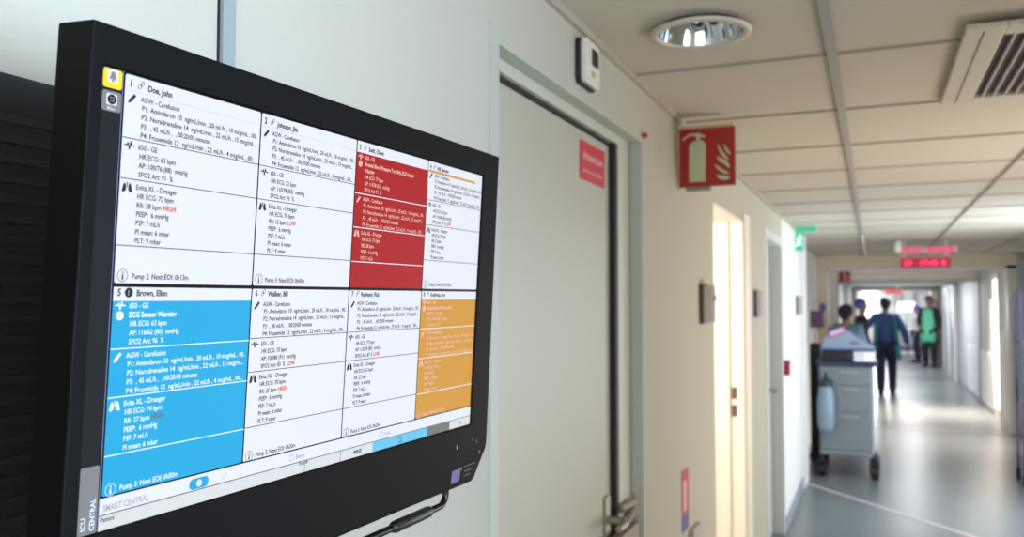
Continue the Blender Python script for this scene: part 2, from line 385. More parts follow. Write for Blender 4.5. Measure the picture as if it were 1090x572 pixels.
SM = [uW, uK, uText, uB, uR, uO, uLW, uRT, uG, uLB, uDG, uY, uLine, uCol, uLG, uGI, uBL, uTG, uWT]
W_, K_, T_, B_, R_, O_, LW, RT, G_, LB, DG, Y_, LN, CL, LG, GI, BL, TG, WT = range(19)
L1, L2, L3 = .0003, .0005, .0007
def quad(bm, u0, u1, v0, v1, mi, z=L1, r=0):
    pts = [(u0, -v0), (u0, -v1), (u1, -v1), (u1, -v0)] if not r else [(x, -y) for x, y in rrect(u0, u1, v0, v1, r)]
    f = bm.faces.new([bm.verts.new((x, y, z)) for x, y in pts]); f.material_index = mi
    if f.normal.z < 0: f.normal_flip()
    return bm
def poly(bm, pts, mi, z=L2):
    f = bm.faces.new([bm.verts.new((u, -v, z)) for u, v in pts]); f.material_index = mi
def disc(bm, u, v, r, mi, z=L2, n=16): poly(bm, [(u+r*math.cos(2*PI*i/n), v+r*math.sin(2*PI*i/n)) for i in range(n)], mi, z)
def ring(bm, u, v, r, t, mi, z=L2, n=18, sx=1, sy=1, rot=0):
    def P(rr, a):
        x = rr*math.cos(a)*sx; y = rr*math.sin(a)*sy
        return (u+x*math.cos(rot)-y*math.sin(rot), -(v+x*math.sin(rot)+y*math.cos(rot)), z)
    for i in range(n):
        a0, a1 = 2*PI*i/n, 2*PI*(i+1)/n
        f = bm.faces.new([bm.verts.new(P(r, a0)), bm.verts.new(P(r, a1)), bm.verts.new(P(r-t, a1)), bm.verts.new(P(r-t, a0))]); f.material_index = mi
def line(bm, pts, wd, mi, z=L2):
    for (x0, y0), (x1, y1) in zip(pts, pts[1:]):
        d = Vector((x1-x0, y1-y0)); n = Vector((-d.y, d.x)).normalized()*wd/2
        poly(bm, [(x0+n.x, y0+n.y), (x0-n.x, y0-n.y), (x1-n.x, y1-n.y), (x1+n.x, y1+n.y)], mi, z)
smp = lambda x, y, z=L2: (x, y, z)
def txt(bm, s, u, v, mi, size=.0050, bold=False, width=None, maxw=None): add_text(bm, s, lambda x, y: (x, y, L2), u, -v, size*1.0, mi, bold, width or text_geo(s, bold)[2]*size*.88, maxw)
def ic_clip(bm, u, v, mi):
    ring(bm, u+.0009, v-.0009, .0021, .0005, mi, sx=1, sy=.62, rot=-.9); ring(bm, u-.0009, v+.0009, .0021, .0005, mi, sx=1, sy=.62, rot=-.9)
def ic_pen(bm, u, v, mi):
    poly(bm, [(u-.0030, v+.0034), (u-.0022, v+.0010), (u+.0018, v-.0034), (u+.0034, v-.0020), (u-.0006, v+.0026)], mi)
def ic_pulse(bm, u, v, mi):
    line(bm, [(u-.0040, v), (u-.0020, v), (u-.0012, v-.0018), (u, v+.0028), (u+.0010, v-.0026), (u+.0018, v), (u+.0042, v)], .0009, mi)
def ic_lung(bm, u, v, mi):
    for s in (-1, 1):
        poly(bm, [(u+s*.0008, v-.0008), (u+s*.0018, v-.0032), (u+s*.0030, v-.0020), (u+s*.0042, v+.0026), (u+s*.0032, v+.0034), (u+s*.0010, v+.0022)], mi)
    line(bm, [(u, v-.0036), (u, v)], .0007, mi)
def ic_info(bm, u, v, mi):
    ring(bm, u, v, .0042, .0004, mi); disc(bm, u, v-.0020, .0006, mi); line(bm, [(u, v-.0008), (u, v+.0024)], .0011, mi); line(bm, [(u-.001, v+.0024), (u+.001, v+.0024)], .0005, mi)

scr = obj('screen', quad(NB(), 0, SW, 0, SH, 0, 0), uK, mon)
scr.matrix_parent_inverse = Matrix()
PU = [.0168, .1458, .2744, .4040, .5310]
PUMPS = ['P1: Amiodaron 10  ng/mL/min , 20 mL/h , 10 mcg/mL , 00..', 'P2: Noradrenaline 14  ng/mL/min , 22 mL/h , 15 mcg/mL..', 'P3:  , 45 mL/h ,  , 00:20:00 minutes', 'P4: Frusemide 12  ng/mL/min , 22 mL/h , 4 mcg/mL , 00:..']
def panel(i, row, num, name, fill, order, ge, ev, extra=None, alarm=None, top_icon='clip', pump='', label=None, light=False):
    bm = NB(); u0, u1 = PU[i]+.0007, PU[i+1]-.0007; v0 = .0012 if row == 0 else .1402; v1 = .1376 if row == 0 else .2764
    dv = 0 if row == 0 else .1370
    quad(bm, u0, u1, v0, v1, fill, L1*.5, r=.0016)
    if fill != W_: quad(bm, u0, u1, v0, v0+(.0104 if row == 0 else .0092), W_, L1)
    X = PU[i]+.0145; ux = PU[i]
    txt(bm, num, ux+.0036, .0066+dv, T_, .0066, True)
    if top_icon == 'clip': ic_clip(bm, ux+.0130, .0062+dv, T_)
    else: disc(bm, ux+.0125, .0068+dv, .0033, T_); txt(bm, '!', ux+.0118, .0068+dv, W_, .005, True)
    txt(bm, name, ux+.0186, .0070+dv, T_, .0058, True)
    tc = T_ if fill == W_ else LW if fill == B_ else WT; lc = LN if fill == W_ else LW
    if fill == W_: quad(bm, u0, u1, .0112+dv, .0115+dv, LG, L1)
    v = .0154+dv
    for k, sec in enumerate(order):
        if sec == 'A':
            ic_pen(bm, ux+.0062, v+.0010, tc); txt(bm, 'AGW - Carefusion', X-.0012, v, tc, width=.0330)
            for q, s in enumerate(PUMPS):
                wd = (.1105, .1090, .062, .1090)[q]
                mw = min(wd, u1-X-.0015) if i < 3 else min(wd, .1100)
                txt(bm, s, X, v+.0060*(q+1)-.0003, tc, width=wd, maxw=u1-X-.0012)
            v += .0271
        elif sec == 'G':
            ic_pulse(bm, ux+.0064, v, tc); txt(bm, '650 - GE', X-.0012, v, tc)
            if alarm:
                disc(bm, ux+.0064, v+.0066, .0030, tc)
                txt(bm, '!', ux+.0058, v+.0066, fill, .0045, True)
                for s in alarm: v += .0060; txt(bm, s, X-.001, v, tc, .0052, True)
            for q, s in enumerate(ge):
                v += .0060; txt(bm, s[0], X, v, tc)
                if len(s) > 1: txt(bm, s[1], X+text_geo(s[0])[2]*.0044+.0018, v, RT, .0052, True)
            v += .0040 if not alarm else .0044
        else:
            ic_lung(bm, ux+.0064, v+.0010, tc); txt(bm, 'Evita XL - Draeger', X-.0012, v, tc, width=.0350)
            for q, s in enumerate(ev):
                v += .0059; txt(bm, s[0], X, v, tc)
                if len(s) > 1: txt(bm, s[1], X+text_geo(s[0])[2]*.0044+.0018, v, RT if fill == W_ else DG, .0052, True)
            v += .0038
        quad(bm, u0, u1, v-.0004, v+.0003, lc, L2)
        v += .0046
    if pump:
        ic_info(bm, ux+.0068, .1326+(0 if row == 0 else .1402), tc); txt(bm, pump, X-.0006, .1328+(0 if row == 0 else .1400), tc, .0052)
    if extra: extra(bm)
    o = obj('patient_panel', bm, SM, scr); o['label'] = label
    return o
EV = lambda a, b_, hi: [('HR ECG: %s bpm' % a,), ('RR: %s bpm' % b_,)+((hi,) if hi else ()), ('PEEP:  6 mmHg',), ('PSF: 7 mL/s',), ('PI mean: 6 mbar',), ('PLT: 9 mbar',)]
panel(0, 0, '1', 'Doe, John', W_, 'AGE', [('HR ECG: 63 bpm',), ('AP: 100/76 (88)  mmHg',), ('SPO2 Art: 91  %',)], EV(72, 28, 'HIGH'), pump='Pump 2: Next EOI: 0h13m', label='white panel in the top left corner of the screen')
panel(1, 0, '2', 'Johnson, Jim', W_, 'AGE', [('HR ECG: 72 bpm',), ('AP: 110/78 (83)  mmHg',), ('SPO2 Art: 93  %',)], EV(70, 12, 'LOW'), pump='Pump 3: Next EOI: 0h00m', label='white panel, second in the upper row')
panel(2, 0, '3', 'Swift, Oliver', R_, 'GAE', [('HR ECG: 77 bpm',), ('AP: 110/78 (81)  mmHg',), ('SPO2 Art: 91  %',)], EV(72, 28, None)[:4], alarm=['Arterial Blood Pressure Too High, ECG Sensor', 'Warning'], label='red alarm panel in the upper row')
panel(3, 0, '4', 'Hill, Jasmine', W_, 'AGE', [('HR ECG: 62 bpm',), ('AP: 110/68 (85) mmHg',), ('SPO2 Art: 87 %', 'LOW')], EV(72, 22, None)[:5], pump='Pump 2: Next EOI: 0h12m',
      extra=lambda bm: quad(bm, .4049, .5120, .0104, .0128, O_, L3), label='white panel with an orange bar, top right')
panel(0, 1, '5', 'Brown, Ellen', B_, 'GAE', [('HR ECG: 63 bpm',), ('AP: 116/62 (80)  mmHg',), ('SPO2 Art: 96  %',)], EV(74, 27, 'HIGH')[:5], alarm=['ECG Sensor Warning'], top_icon='ex', pump='Pump 3: Next EOI: 0h00m', label='blue alert panel in the lower row')
panel(1, 1, '6', 'Walker, Bill', W_, 'AGE', [('HR ECG: 70 bpm',), ('AP: 100/80 (91)  mmHg',), ('SPO2 Art: 83  %', 'LOW')], EV(70, 25, 'HIGH'), pump='Pump 2: Next EOI: 0h20m', label='white panel, second in the lower row')
panel(2, 1, '7', 'Robinson, Rick', W_, 'AGE', [('HR ECG: 77 bpm',), ('AP: 110/78 (85)  mmHg',), ('SPO2 Art: 87 %', 'LOW')], EV(63, 22, None), pump='Pump 2: Next EOI: 0h20m', label='white panel, third in the lower row')
panel(3, 1, '8', 'Rodriguez, Ann', O_, 'GAE', [('HR ECG: 72 bpm',), ('AP: 110/68 (85)  mmHg',), ('SPO2 Art: 91 %',)], EV(72, 28, None)[:5], alarm=['Arterial Blood Pressure High'], pump='Pump 2: Next EOI: 0h12m', label='orange warning panel, lower right')
# bottom bars
bm = NB()
quad(bm, .0160, SW, .2775, .2882, W_, L1); quad(bm, .0160, SW, .2889, SH-.0002, G_, L1)
x = .0165
while x < SW-.001: quad(bm, x, x+.0022, .2883, .2888, LN, L1); x += .0030
quad(bm, .0916, .1105, .2797, .2877, B_, L2, r=.0038); disc(bm, .1010, .2837, .0027, W_, L3); line(bm, [(.1010, .2837), (.1010, .2820)], .0006, B_, .0009)
line(bm, [(.124, .2838), (.1255, .2856), (.129, .2814)], .0007, LG)
txt(bm, 'SMART CENTRAL', .0185, .2842, TG, .0062, width=.0368); txt(bm, 'Patient', .0170, .2914, T_, .0044)
ring(bm, .2050, .2832, .0030, .0005, BL); txt(bm, 'Events', .2105, .2832, BL, .0048); ring(bm, .3400, .2832, .0030, .0005, BL); txt(bm, 'Trends', .3445, .2832, BL, .0048)
for u in (.2229, .2740): quad(bm, u-.0003, u+.0003, .2889, SH-.0002, LN, L2)
txt(bm, 'Pump M', .2150, .2900, T_, .0040); txt(bm, 'MERGE', .2950, .2935, T_, .0046, True)
quad(bm, .3263, .4303, .2889, SH-.0002, LB, L2); quad(bm, .4303, .4808, .2889, SH-.0002, DG, L2)
for s, u, v in (('ICU', .372, .2915), ('A12', .373, .2958), ('ALL', .5040, .2935)): add_text(bm, s, lambda x, y: (x, y, L3), u, -v, .0042, T_)
obj('status_bar', bm, SM, scr)['label'] = 'white and pale grey bars along the bottom of the screen'
# left column with the icons and the tab
bm = NB()
quad(bm, .0004, .0150, .0, SH-.0002, CL, L1*.5); quad(bm, .0154, .0158, 0, SH-.0002, BL, L1)
quad(bm, .0005, .0150, .0008, .0132, Y_, L1, r=.0018); quad(bm, .0036, .0118, .0012, .0096, W_, L2, r=.0012)
poly(bm, [(.0046, .0074), (.0056, .0062), (.0062, .0034), (.0077, .0022), (.0092, .0034), (.0098, .0062), (.0108, .0074)], GI, L3); disc(bm, .0077, .0082, .0009, GI, L3)
quad(bm, .0005, .0150, .0150, .0280, GI, L1, r=.0018); quad(bm, .0036, .0118, .0166, .0240, W_, L2, r=.0012)
disc(bm, .0077, .0203, .0033, K_, L3); txt(bm, 'Menu', .0046, .0260, W_, .0030)
for dx in (-.0009, .0009):
    for dy in (-.0010, .0010): poly(bm, [(.0077+dx-.0006, .0203+dy-.0006), (.0077+dx+.0006, .0203+dy-.0006), (.0077+dx+.0006, .0203+dy+.0006), (.0077+dx-.0006, .0203+dy+.0006)], GI, .0009)
quad(bm, .0006, .0146, .2550, SH-.0002, GI, L1, r=.0016)
add_text(bm, 'ICU', lambda x, y: (-y, x, L2), -.2955, -.0042, .0052, LW); add_text(bm, 'CENTRAL', lambda x, y: (-y, x, L2), -.2965, -.0108, .0052, LW, width=.0205)
obj('side_column', bm, SM, scr)['label'] = 'dark column with a yellow bell icon and a grey tab'

# bezel marks
Z_ = .0025; BM = [mat('green_led', (60, 120, 80), .4, emit=.25, ecol=(120, 200, 140)), mat('grey_mark', (96, 100, 104), .5), mat('indigo_sticker', (52, 46, 112), .4), mat('olive_mark', (120, 110, 50), .5)]
def bq(name, u0, u1, v0, v1, mi, sk=0, t_=None):
    bm = NB(); poly(bm, [(u0, v0), (u0+sk, v1), (u1+sk, v1), (u1, v0)], 0, Z_)
    if t_: bm.normal_update()
    o = obj(name, bm, BM[mi], mon); return o
bq('power_light', .4975, .5000, .3185, .3235, 0)['label'] = 'tiny green light on the lower bezel'
for q in ((.5365, .5385, .3160, .3195), (.5485, .5505, .3205, .3240), (.556, .559, .334, .338)): bq('bezel_mark', *q, 1)
bq('badge', .4895, .510, .3475, .3620, 2, -.002)['label'] = 'indigo sticker on the lower right bezel'
bq('badge_corner', .5105, .5135, .3470, .3500, 3)
for k in range(3): bq('badge_line', .5190, .5480-.006*k, .3470+.0055*k, .3478+.0055*k, 1)
# grab handle under the housing
chr_ = mat('black_chrome', (40, 40, 42), .22, metal=.6)
bm = NB(); zr = -.012
def arc(c, r, a0, a1, n=7): return [(c[0]+r*math.cos(math.radians(a0+(a1-a0)*i/n)), c[1]+r*math.sin(math.radians(a0+(a1-a0)*i/n)), zr) for i in range(n+1)]
pts = [(.5030, -.360, zr), (.5035, -.376, zr)]+arc((.491, -.378), .0125, 0, -82)+[(.465, -.3905, zr), (.30, -.3905, zr), (.085, -.3905, zr)]+arc((.0725, -.378), .0125, -90, -180)+[(.060, -.360, zr)]
tube(bm, pts, .0040, 14)
hdl = obj('grab_handle', bm, chr_, mon, smooth=True)
bm = NB(); tube(bm, [(.4700, -.3905, zr), (.4665, -.3905, zr), (.4640, -.3905, zr), (.3960, -.3905, zr), (.3920, -.3905, zr), (.3880, -.3905, zr)], [.0044, .0060, .0066, .0066, .0058, .0044], 16)
obj('grip', bm, mat('black_grip', (34, 34, 36), .35), hdl, smooth=True)
for o in mon.children_recursive:
    o.matrix_parent_inverse = Matrix()

# ================================================================== THINGS ON THE LEFT WALL
# dark ribbed panel behind the left edge of the monitor
p = thing('dark_panel', 'dark charcoal ribbed panel on the wall behind the left edge of the monitor', 'panel', (WX, .25, 1.25))
bm = NB(); box(bm, .0005, .024, -.35, .30, -.35, .605); obj('casing', bm, mat('charcoal_panel', (36, 40, 43), .7, bump=.3, bscale=200), p, bevel=.004)
bm = NB()
for k in range(60): box(bm, .024, .0252, -.33, .28, -.33+k*.0152, -.33+k*.0152+.006)
obj('ribs', bm, mat('charcoal_rib', (42, 47, 49), .6), p)

# white detector box above the door
p = thing('wall_sensor', 'small white box with a black square sensor above the door', 'sensor', (WX, 1.90, 2.24))
bm = NB(); prism(bm, rrect(-.072, .050, -.052, .056, .014), .001, .010, mp=lambda y, z, x: (x, y, z)); obj('back_plate', bm, rubber, p)
bm = NB(); prism(bm, rrect(-.060, .052, -.046, .058, .012), .010, .022, mp=lambda y, z, x: (x, y, z)); obj('cover', bm, mat('white_plastic', (232, 228, 214), .4), p, bevel=.002)
bm = NB(); prism(bm, rrect(-.012, .036, .002, .042, .005), .022, .024, mp=lambda y, z, x: (x, y, z)); obj('sensor_window', bm, rubber, p)
bm = NB(); prism(bm, rrect(-.014, .010, -.026, -.012, .003), .022, .023, mp=lambda y, z, x: (x, y, z)); obj('yellow_mark', bm, mat('yellow_label', (200, 168, 60), .5), p)

# red notice on the door leaf
p = thing('door_notice', 'small red notice with white lettering at the top of the big closed door', 'sign', (WX-.052, 2.0, 2.03))
bm = NB(); box(bm, .0002, .002, 0.015, .225, -.035, .065); obj('plate', bm, mat('signal_red', (206, 26, 56), .45), p)
bm = NB(); add_text(bm, 'Attention', lambda x, y: (.0025, x, y), .035, .030, .030, 0, True, width=.17)
obj('headline', bm, mat('pale_pink_print', (236, 170, 180), .5), p); bm = NB(); add_text(bm, 'porte surveillée', lambda x, y: (.0025, x, y), .035, -.008, .018, 0, width=.165)
obj('lettering', bm, mat('pale_pink_print', (236, 170, 180), .5), p)
bm = NB(); sphere(bm, (WX+.008, 2.448, 2.178), .012, (.7, 1, .7)); tag(obj('red_marker', bm, mat('red_plastic', (170, 50, 40), .5), smooth=True), 'tiny red dot on the top right corner of the big door frame', 'marker')

# fire-extinguisher sign, sticking out square to the wall
SY = 2.95
p = thing('extinguisher_sign', 'square red fire extinguisher sign projecting from the left wall', 'sign', (WX, SY, 2.085))
bm = NB(); box(bm, .004, .196, -.003, .003, .0, .205); obj('plate', bm, mat('fire_red', (178, 34, 36), .5), p, bevel=.001)
bm = NB(); box(bm, .0, .0042, -.004, .02, -.01, .222); box(bm, .004, .19, .001, .022, .206, .216)
obj('edge_profile', bm, mat('pale_wood_edge', (206, 196, 150), .5), p)
bm = NB(); box(bm, .025, .110, -.002, .03, -.012, -.0005); obj('bracket', bm, mat('grey_aluminium', (150, 150, 146), .4, metal=.5), p)
bm = NB(); yy = -.0036
def SP(px, py): return (.004+(px-78)/347*.192, yy, .205-(py-103)/365*.205)
def spoly(pts):
    f = bm.faces.new([bm.verts.new(SP(*q)) for q in pts])
spoly([(140, 436), (142, 215), (150, 195), (170, 183), (190, 179), (212, 179), (232, 186), (242, 200), (245, 218), (240, 438)])
spoly([(186, 178), (188, 160), (180, 150), (184, 136), (196, 132), (212, 138), (216, 152), (208, 162), (212, 178)])
spoly([(214, 142), (236, 148), (246, 160), (232, 163), (214, 158)])
spoly([(184, 136), (184, 152), (160, 146), (136, 152), (118, 164), (104, 178), (98, 172), (112, 156), (130, 142), (152, 134)])
def flame(p, wd):
    n = 8; L = []; R_2 = []
    for i in range(n+1):
        t = i/n; q = [(1-t)**3*p[0][k]+3*(1-t)**2*t*p[1][k]+3*(1-t)*t*t*p[2][k]+t**3*p[3][k] for k in (0, 1)]
        d = [3*(1-t)**2*(p[1][k]-p[0][k])+6*(1-t)*t*(p[2][k]-p[1][k])+3*t*t*(p[3][k]-p[2][k]) for k in (0, 1)]
        l = math.hypot(*d) or 1; h_ = wd*(.08+math.sin(PI*(t*.86+.02))**.8)/1.1
        L.append((q[0]-d[1]/l*h_, q[1]+d[0]/l*h_)); R_2.append((q[0]+d[1]/l*h_, q[1]-d[0]/l*h_))
    spoly(L+R_2[::-1])
for p_, w_ in ((((320, 212), (332, 251), (356, 287), (382, 310)), 9), (((364, 212), (360, 245), (382, 255), (393, 280)), 8), (((315, 285), (333, 320), (373, 318), (387, 358)), 12),
               (((296, 340), (323, 350), (345, 388), (386, 393)), 9), (((313, 400), (332, 420), (358, 424), (388, 420)), 14)):
    flame(p_, w_)
obj('pictogram', bm, mat('luminous_print', (206, 214, 180), .5), p)

# wall-mounted holders beside the doors
holder_m = mat('dark_grey_plastic', (70, 68, 68), .5); face_m = mat('brushed_grey_face', (160, 152, 148), .45)
def holder(lab, y, z, s=1, pink=True):
    p = thing('sign_holder', lab, 'door sign', (WX, y, z), group=None)
    bm = NB(); box(bm, .0005, .016, 0, .13*s, -.075*s, .080*s); obj('back', bm, holder_m, p, bevel=.003)
    bm = NB(); n = 8; pr = []
    for i in range(n+1): pr.append((.02+.03*math.sin(PI*i/n), .005+(.30*s-.01)*i/n*.5))
    pr2 = [(x, y_) for x, y_ in pr]
    prism(bm, [(.014, .004)]+pr2+[(.014, pr2[-1][1])], -.07*s, .076*s, mp=lambda x, y_, z_: (x, y_, z_)); obj('curved_face', bm, face_m, p, smooth=False)
    if pink:
        bm = NB(); box(bm, .0505, .052, .06*s, .10*s, .015*s, .035*s); obj('insert', bm, mat('pink_insert', (214, 130, 132), .5), p)
    return p
holder('curved grey door-sign holder right after the red extinguisher sign', 3.31, 1.675)
holder('curved grey door-sign holder between the lit doorway and the grey door', 4.93, 1.675, 1.0, False)
holder('small bluish door-sign holder at the end of the bright white wall', 7.75, 1.66, 1.1, False)

# sticker strip low on the wall
p = thing('wall_sticker', 'red and blue notice sticker low on the wall before the lit doorway', 'sticker', (WX, 2.955, .88))
bm = NB(); box(bm, .0003, .002, 0, .115, .058, .215); obj('red_field', bm, mat('sticker_red', (190, 42, 56), .5), p)
bm = NB(); box(bm, .002, .0026, .020, .075, .07, .175); obj('print', bm, mat('sticker_pink', (222, 170, 166), .5), p)
bm = NB(); box(bm, .0003, .002, 0.002, .112, .0, .058); obj('blue_field', bm, mat('sticker_blue', (84, 84, 140), .5), p)
bm = NB(); prism(bm, rrect(3.07, 3.22, .77, .865, .01), WX+.0005, WX+.02, mp=lambda y, z, x: (x, y, z)); tag(obj('socket_cover', bm, mat('socket_grey', (184, 178, 170), .5), bevel=.002), 'pale grey socket cover just under the red and blue sticker', 'socket')
# red call point
p = thing('fire_call_point', 'small dark red call point on the bright white wall by the grey door', 'call point', (WX, 6.62, 1.20))
bm = NB(); box(bm, .0005, .045, -.055, .055, -.055, .055); obj('case', bm, mat('call_point_red', (170, 30, 58), .4), p, bevel=.006)
bm = NB(); box(bm, .045, .047, -.03, .03, -.03, .03); obj('button_plate', bm, mat('button_pale', (220, 190, 195), .4), p)

# ================================================================== CEILING THINGS
# downlight
p = thing('downlight', 'round recessed downlight with a polished reflector in the ceiling', 'downlight', (-.366, 1.99, CZ))
bm = NB(); lathe(bm, [(.118, -.001), (.117, -.006), (.101, -.008), (.098, -.002), (.098, .006)], n=48); obj('trim_ring', bm, mat('white_ring', (206, 196, 180), .4), p, smooth=True)
bm = NB(); lathe(bm, [(.098, -.001), (.093, .02), (.080, .050), (.060, .075), (.045, .085)], n=48); lathe(bm, [(.045, .085), (.0001, .086)], n=48)
obj('reflector', bm, mat('polished_aluminium', (215, 220, 225), .08, metal=1), p, smooth=True)
for sx in (-1, 1):
    bm = NB(); cyl(bm, (sx*.018, -.05, .045), (sx*.018, .05, .045), .008, n=14); cyl(bm, (sx*.018, .045, .045), (sx*.018, .08, .05), .011, n=14, mi=1)
    obj('lamp_tube', bm, [mat('lamp_tube_glass', (240, 245, 250), .2, emit=.35, ecol=(225, 235, 250)), rubber], p)
# cut a round opening in the ceiling slab
cutm = NB(); cyl(cutm, (-.366, 1.99, CZ-.05), (-.366, 1.99, CZ+.093), .099, n=48)
cutter = obj('cutter', cutm, rubber)
ceil = bpy.data.objects['ceiling']
md = ceil.modifiers.new('hole', 'BOOLEAN'); md.object = cutter; md.operation = 'DIFFERENCE'; md.solver = 'EXACT'
dg = bpy.context.evaluated_depsgraph_get(); nm = bpy.data.meshes.new_from_object(ceil.evaluated_get(dg)); ceil.modifiers.clear(); ceil.data = nm
bpy.data.objects.remove(cutter)

# ventilation grille
p = thing('ceiling_vent', 'cream ceiling air vent with dark slats at the right edge', 'vent', (.205, 2.17, CZ))
ven = mat('vent_cream', (208, 198, 178), .5)
bm = NB(); z0, z1 = -.014, -.0005
box(bm, 0, .085, 0, .83, z0, z1); box(bm, .085, .60, 0, .075, z0, z1); box(bm, .085, .60, .735, .83, z0, z1); box(bm, .60, .66, 0, .83, z0, z1)
obj('frame', bm, ven, p, bevel=.003)
bm = NB(); box(bm, .037, .041, .03, .77, -.0155, -.0138); obj('groove', bm, mat('vent_groove', (120, 108, 96), .6), p)
bm = NB(); box(bm, .085, .60, .075, .735, -.0025, -.0006); obj('dark_back', bm, mat('vent_dark', (66, 54, 56), .8), p)
for k in range(17):
    bm = NB(); x = .107+k*.029; box(bm, x, x+.0055, .0755, .7345, -.0135, -.0026); obj('slat', bm, mat('vent_slat', (190, 182, 172), .4), p)

# green exit sign
p = thing('exit_sign', 'green running man exit sign hanging by the white wall end', 'exit sign', (-.60, 7.46, CZ))
gm = mat('exit_green', (60, 170, 130), .4, emit=.45, ecol=(70, 190, 140))
bm = NB(); box(bm, 0, .17, 0, .05, -.040, -.0005); obj('housing', bm, gm, p, bevel=.004)
bm = NB(); box(bm, 0, .065, .018, .03, -.20, -.040); obj('panel', bm, gm, p)
bm = NB(); yy = .0165
sphere(bm, (.038, yy, -.075), .010, (1, .2, 1)); 
for a, c, r in (((.036, -.088), (.026, -.125), .008), ((.034, -.092), (.052, -.108), .005), ((.034, -.092), (.014, -.100), .005), ((.027, -.122), (.046, -.148), .006), ((.027, -.122), (.010, -.160), .006)):
    cyl(bm, (a[0], yy, a[1]), (c[0], yy, c[1]), r, n=8)
obj('running_figure', bm, mat('exit_white', (235, 250, 240), .4, emit=.9, ecol=(235, 250, 240)), p)

# red LED display
p = thing('ceiling_display', 'long red illuminated display hanging across the corridor ceiling', 'display', (.257, 9.5, 2.04))
bm = NB(); box(bm, 0, .46, 0, .05, .0, .10); obj('case', bm, mat('display_case_red', (130, 10, 36), .4, emit=.7, ecol=(150, 8, 40)), p, bevel=.003)
led = mat('led_red', (235, 40, 90), .4, emit=1.0, ecol=(240, 60, 110))
for t_, x in (('20', .03), ('17:45', .17), ('8', .375)): bm = NB(); add_text(bm, t_, lambda x, y: (x, -.002, y), x, .05, .078, 0, True); obj('digits', bm, led, p)
for x in (.02, .41): bm = NB(); box(bm, x, x+.03, .02, .03, .10, .279); obj('hanger', bm, mat('grey_hanger', (170, 165, 160), .5), p)
bm = NB(); box(bm, 0, .53, .012, .04, .145, .215); obj('upper_plate', bm, mat('plate_pink_grey', (196, 150, 156), .5), p)
bm = NB(); add_text(bm, 'SALLE', lambda x, y: (x, .010, y), .01, .182, .085, 0, True, width=.18)
obj('upper_lettering', bm, mat('led_red_dim', (220, 50, 90), .4, emit=.55, ecol=(225, 50, 90)), p); bm = NB(); add_text(bm, 'REVEIL', lambda x, y: (x, .010, y), .25, .180, .085, 0, True, width=.26); obj('upper_lettering', bm, mat('led_red_dim', (220, 50, 90), .4, emit=.55, ecol=(225, 50, 90)), p)
p = thing('ceiling_sensor', 'small cream detector hanging left of the red display', 'detector', (.235, 9.45, 2.25))
bm = NB(); lathe(bm, [(.0001, -.052), (.028, -.050), (.036, -.02), (.030, .045), (.020, .0695), (.0001, .0698)], n=20); obj('body', bm, mat('sensor_cream', (230, 222, 205), .5), p, smooth=True)
bm = NB(); lathe(bm, [(.0001, -.060), (.018, -.058), (.022, -.0515), (.0001, -.0515)], n=16); obj('lens', bm, mat('sensor_lens', (190, 186, 176), .3), p, smooth=True)

# far ceiling lights
for lab, x, y, sx, sy in (('nearest long white light in the far lowered ceiling, beyond the cream portal', .6, 18.3, .3, 1.0), ('middle long white light in the far lowered ceiling', .6, 22.8, .3, .7), ('broad white light in the ceiling over the far bed', .7, 27.5, .9, 1.4)):
    p = thing('ceiling_light', lab, 'ceiling light', (x, y, 2.25), group=None)
    bm = NB(); box(bm, -sx-.03, sx+.03, -sy-.03, sy+.03, -.012, -.0005); obj('frame', bm, mat('white_ring', (206, 196, 180), .4), p)
    bm = NB(); box(bm, -sx, sx, -sy, sy, -.016, -.0125); obj('diffuser', bm, mat('light_diffuser', (245, 246, 250), .5, emit=1.3, ecol=(245, 247, 255)), p)

# far signs
def plate_sign(name, lab, cat, x, y, z, w_, h_, m, m2, marks):
    p = thing(name, lab, cat, (x, y, z)); bm = NB(); box(bm, 0, w_, 0, .02, 0, h_); obj('plate', bm, m, p)
    bm = NB(); 
    for a, b_, c, d in marks: box(bm, a*w_, b_*w_, -.004, -.0005, c*h_, d*h_)
    obj('marks', bm, m2, p)
red = mat('far_red', (166, 40, 52), .5); pinkw = mat('far_mark_pale', (226, 190, 190), .5)
plate_sign('fire_hose_sign', 'far red fire sign with a pale vertical mark beside the white frame', 'sign', -.56, 16.27, 2.06, .18, .20, red, pinkw, [(.40, .55, .1, .9), (.68, .78, .15, .6)])
plate_sign('purple_sign', 'small purple sign on the far left of the corridor ceiling', 'sign', -.50, 24.0, 2.07, .18, .15, mat('far_purple', (96, 92, 150), .5), pinkw, [(.2, .8, .4, .55)])
plate_sign('far_red_display', 'dim red display far down the corridor below the ceiling', 'display', .30, 25.25, 2.03-.10, .40, .13, mat('far_led', (230, 90, 110), .5, emit=.7, ecol=(235, 80, 110)), pinkw, [(.1, .35, .3, .7), (.5, .9, .3, .7)])
plate_sign('far_exit_sign', 'tiny green exit sign far down the corridor', 'exit sign', .56, 25.22, 2.09, .13, .09, mat('far_green', (60, 180, 110), .5, emit=.7, ecol=(70, 190, 120)), pinkw, [(.35, .6, .3, .7)])
for lab, x, w_ in (('grey framed board left on the bright end wall', .62, .26), ('grey framed board right on the bright end wall', 1.20, .14)):
    p = thing('wall_board', lab, 'board', (x, 30.96, 1.62)); bm = NB(); box(bm, 0, w_, 0, .03, 0, .40); obj('frame', bm, mat('board_frame', (150, 148, 150), .5), p)
    bm = NB(); box(bm, .03, w_-.03, -.006, -.0005, .03, .37); obj('sheet', bm, mat('board_sheet', (186, 184, 186), .5), p)

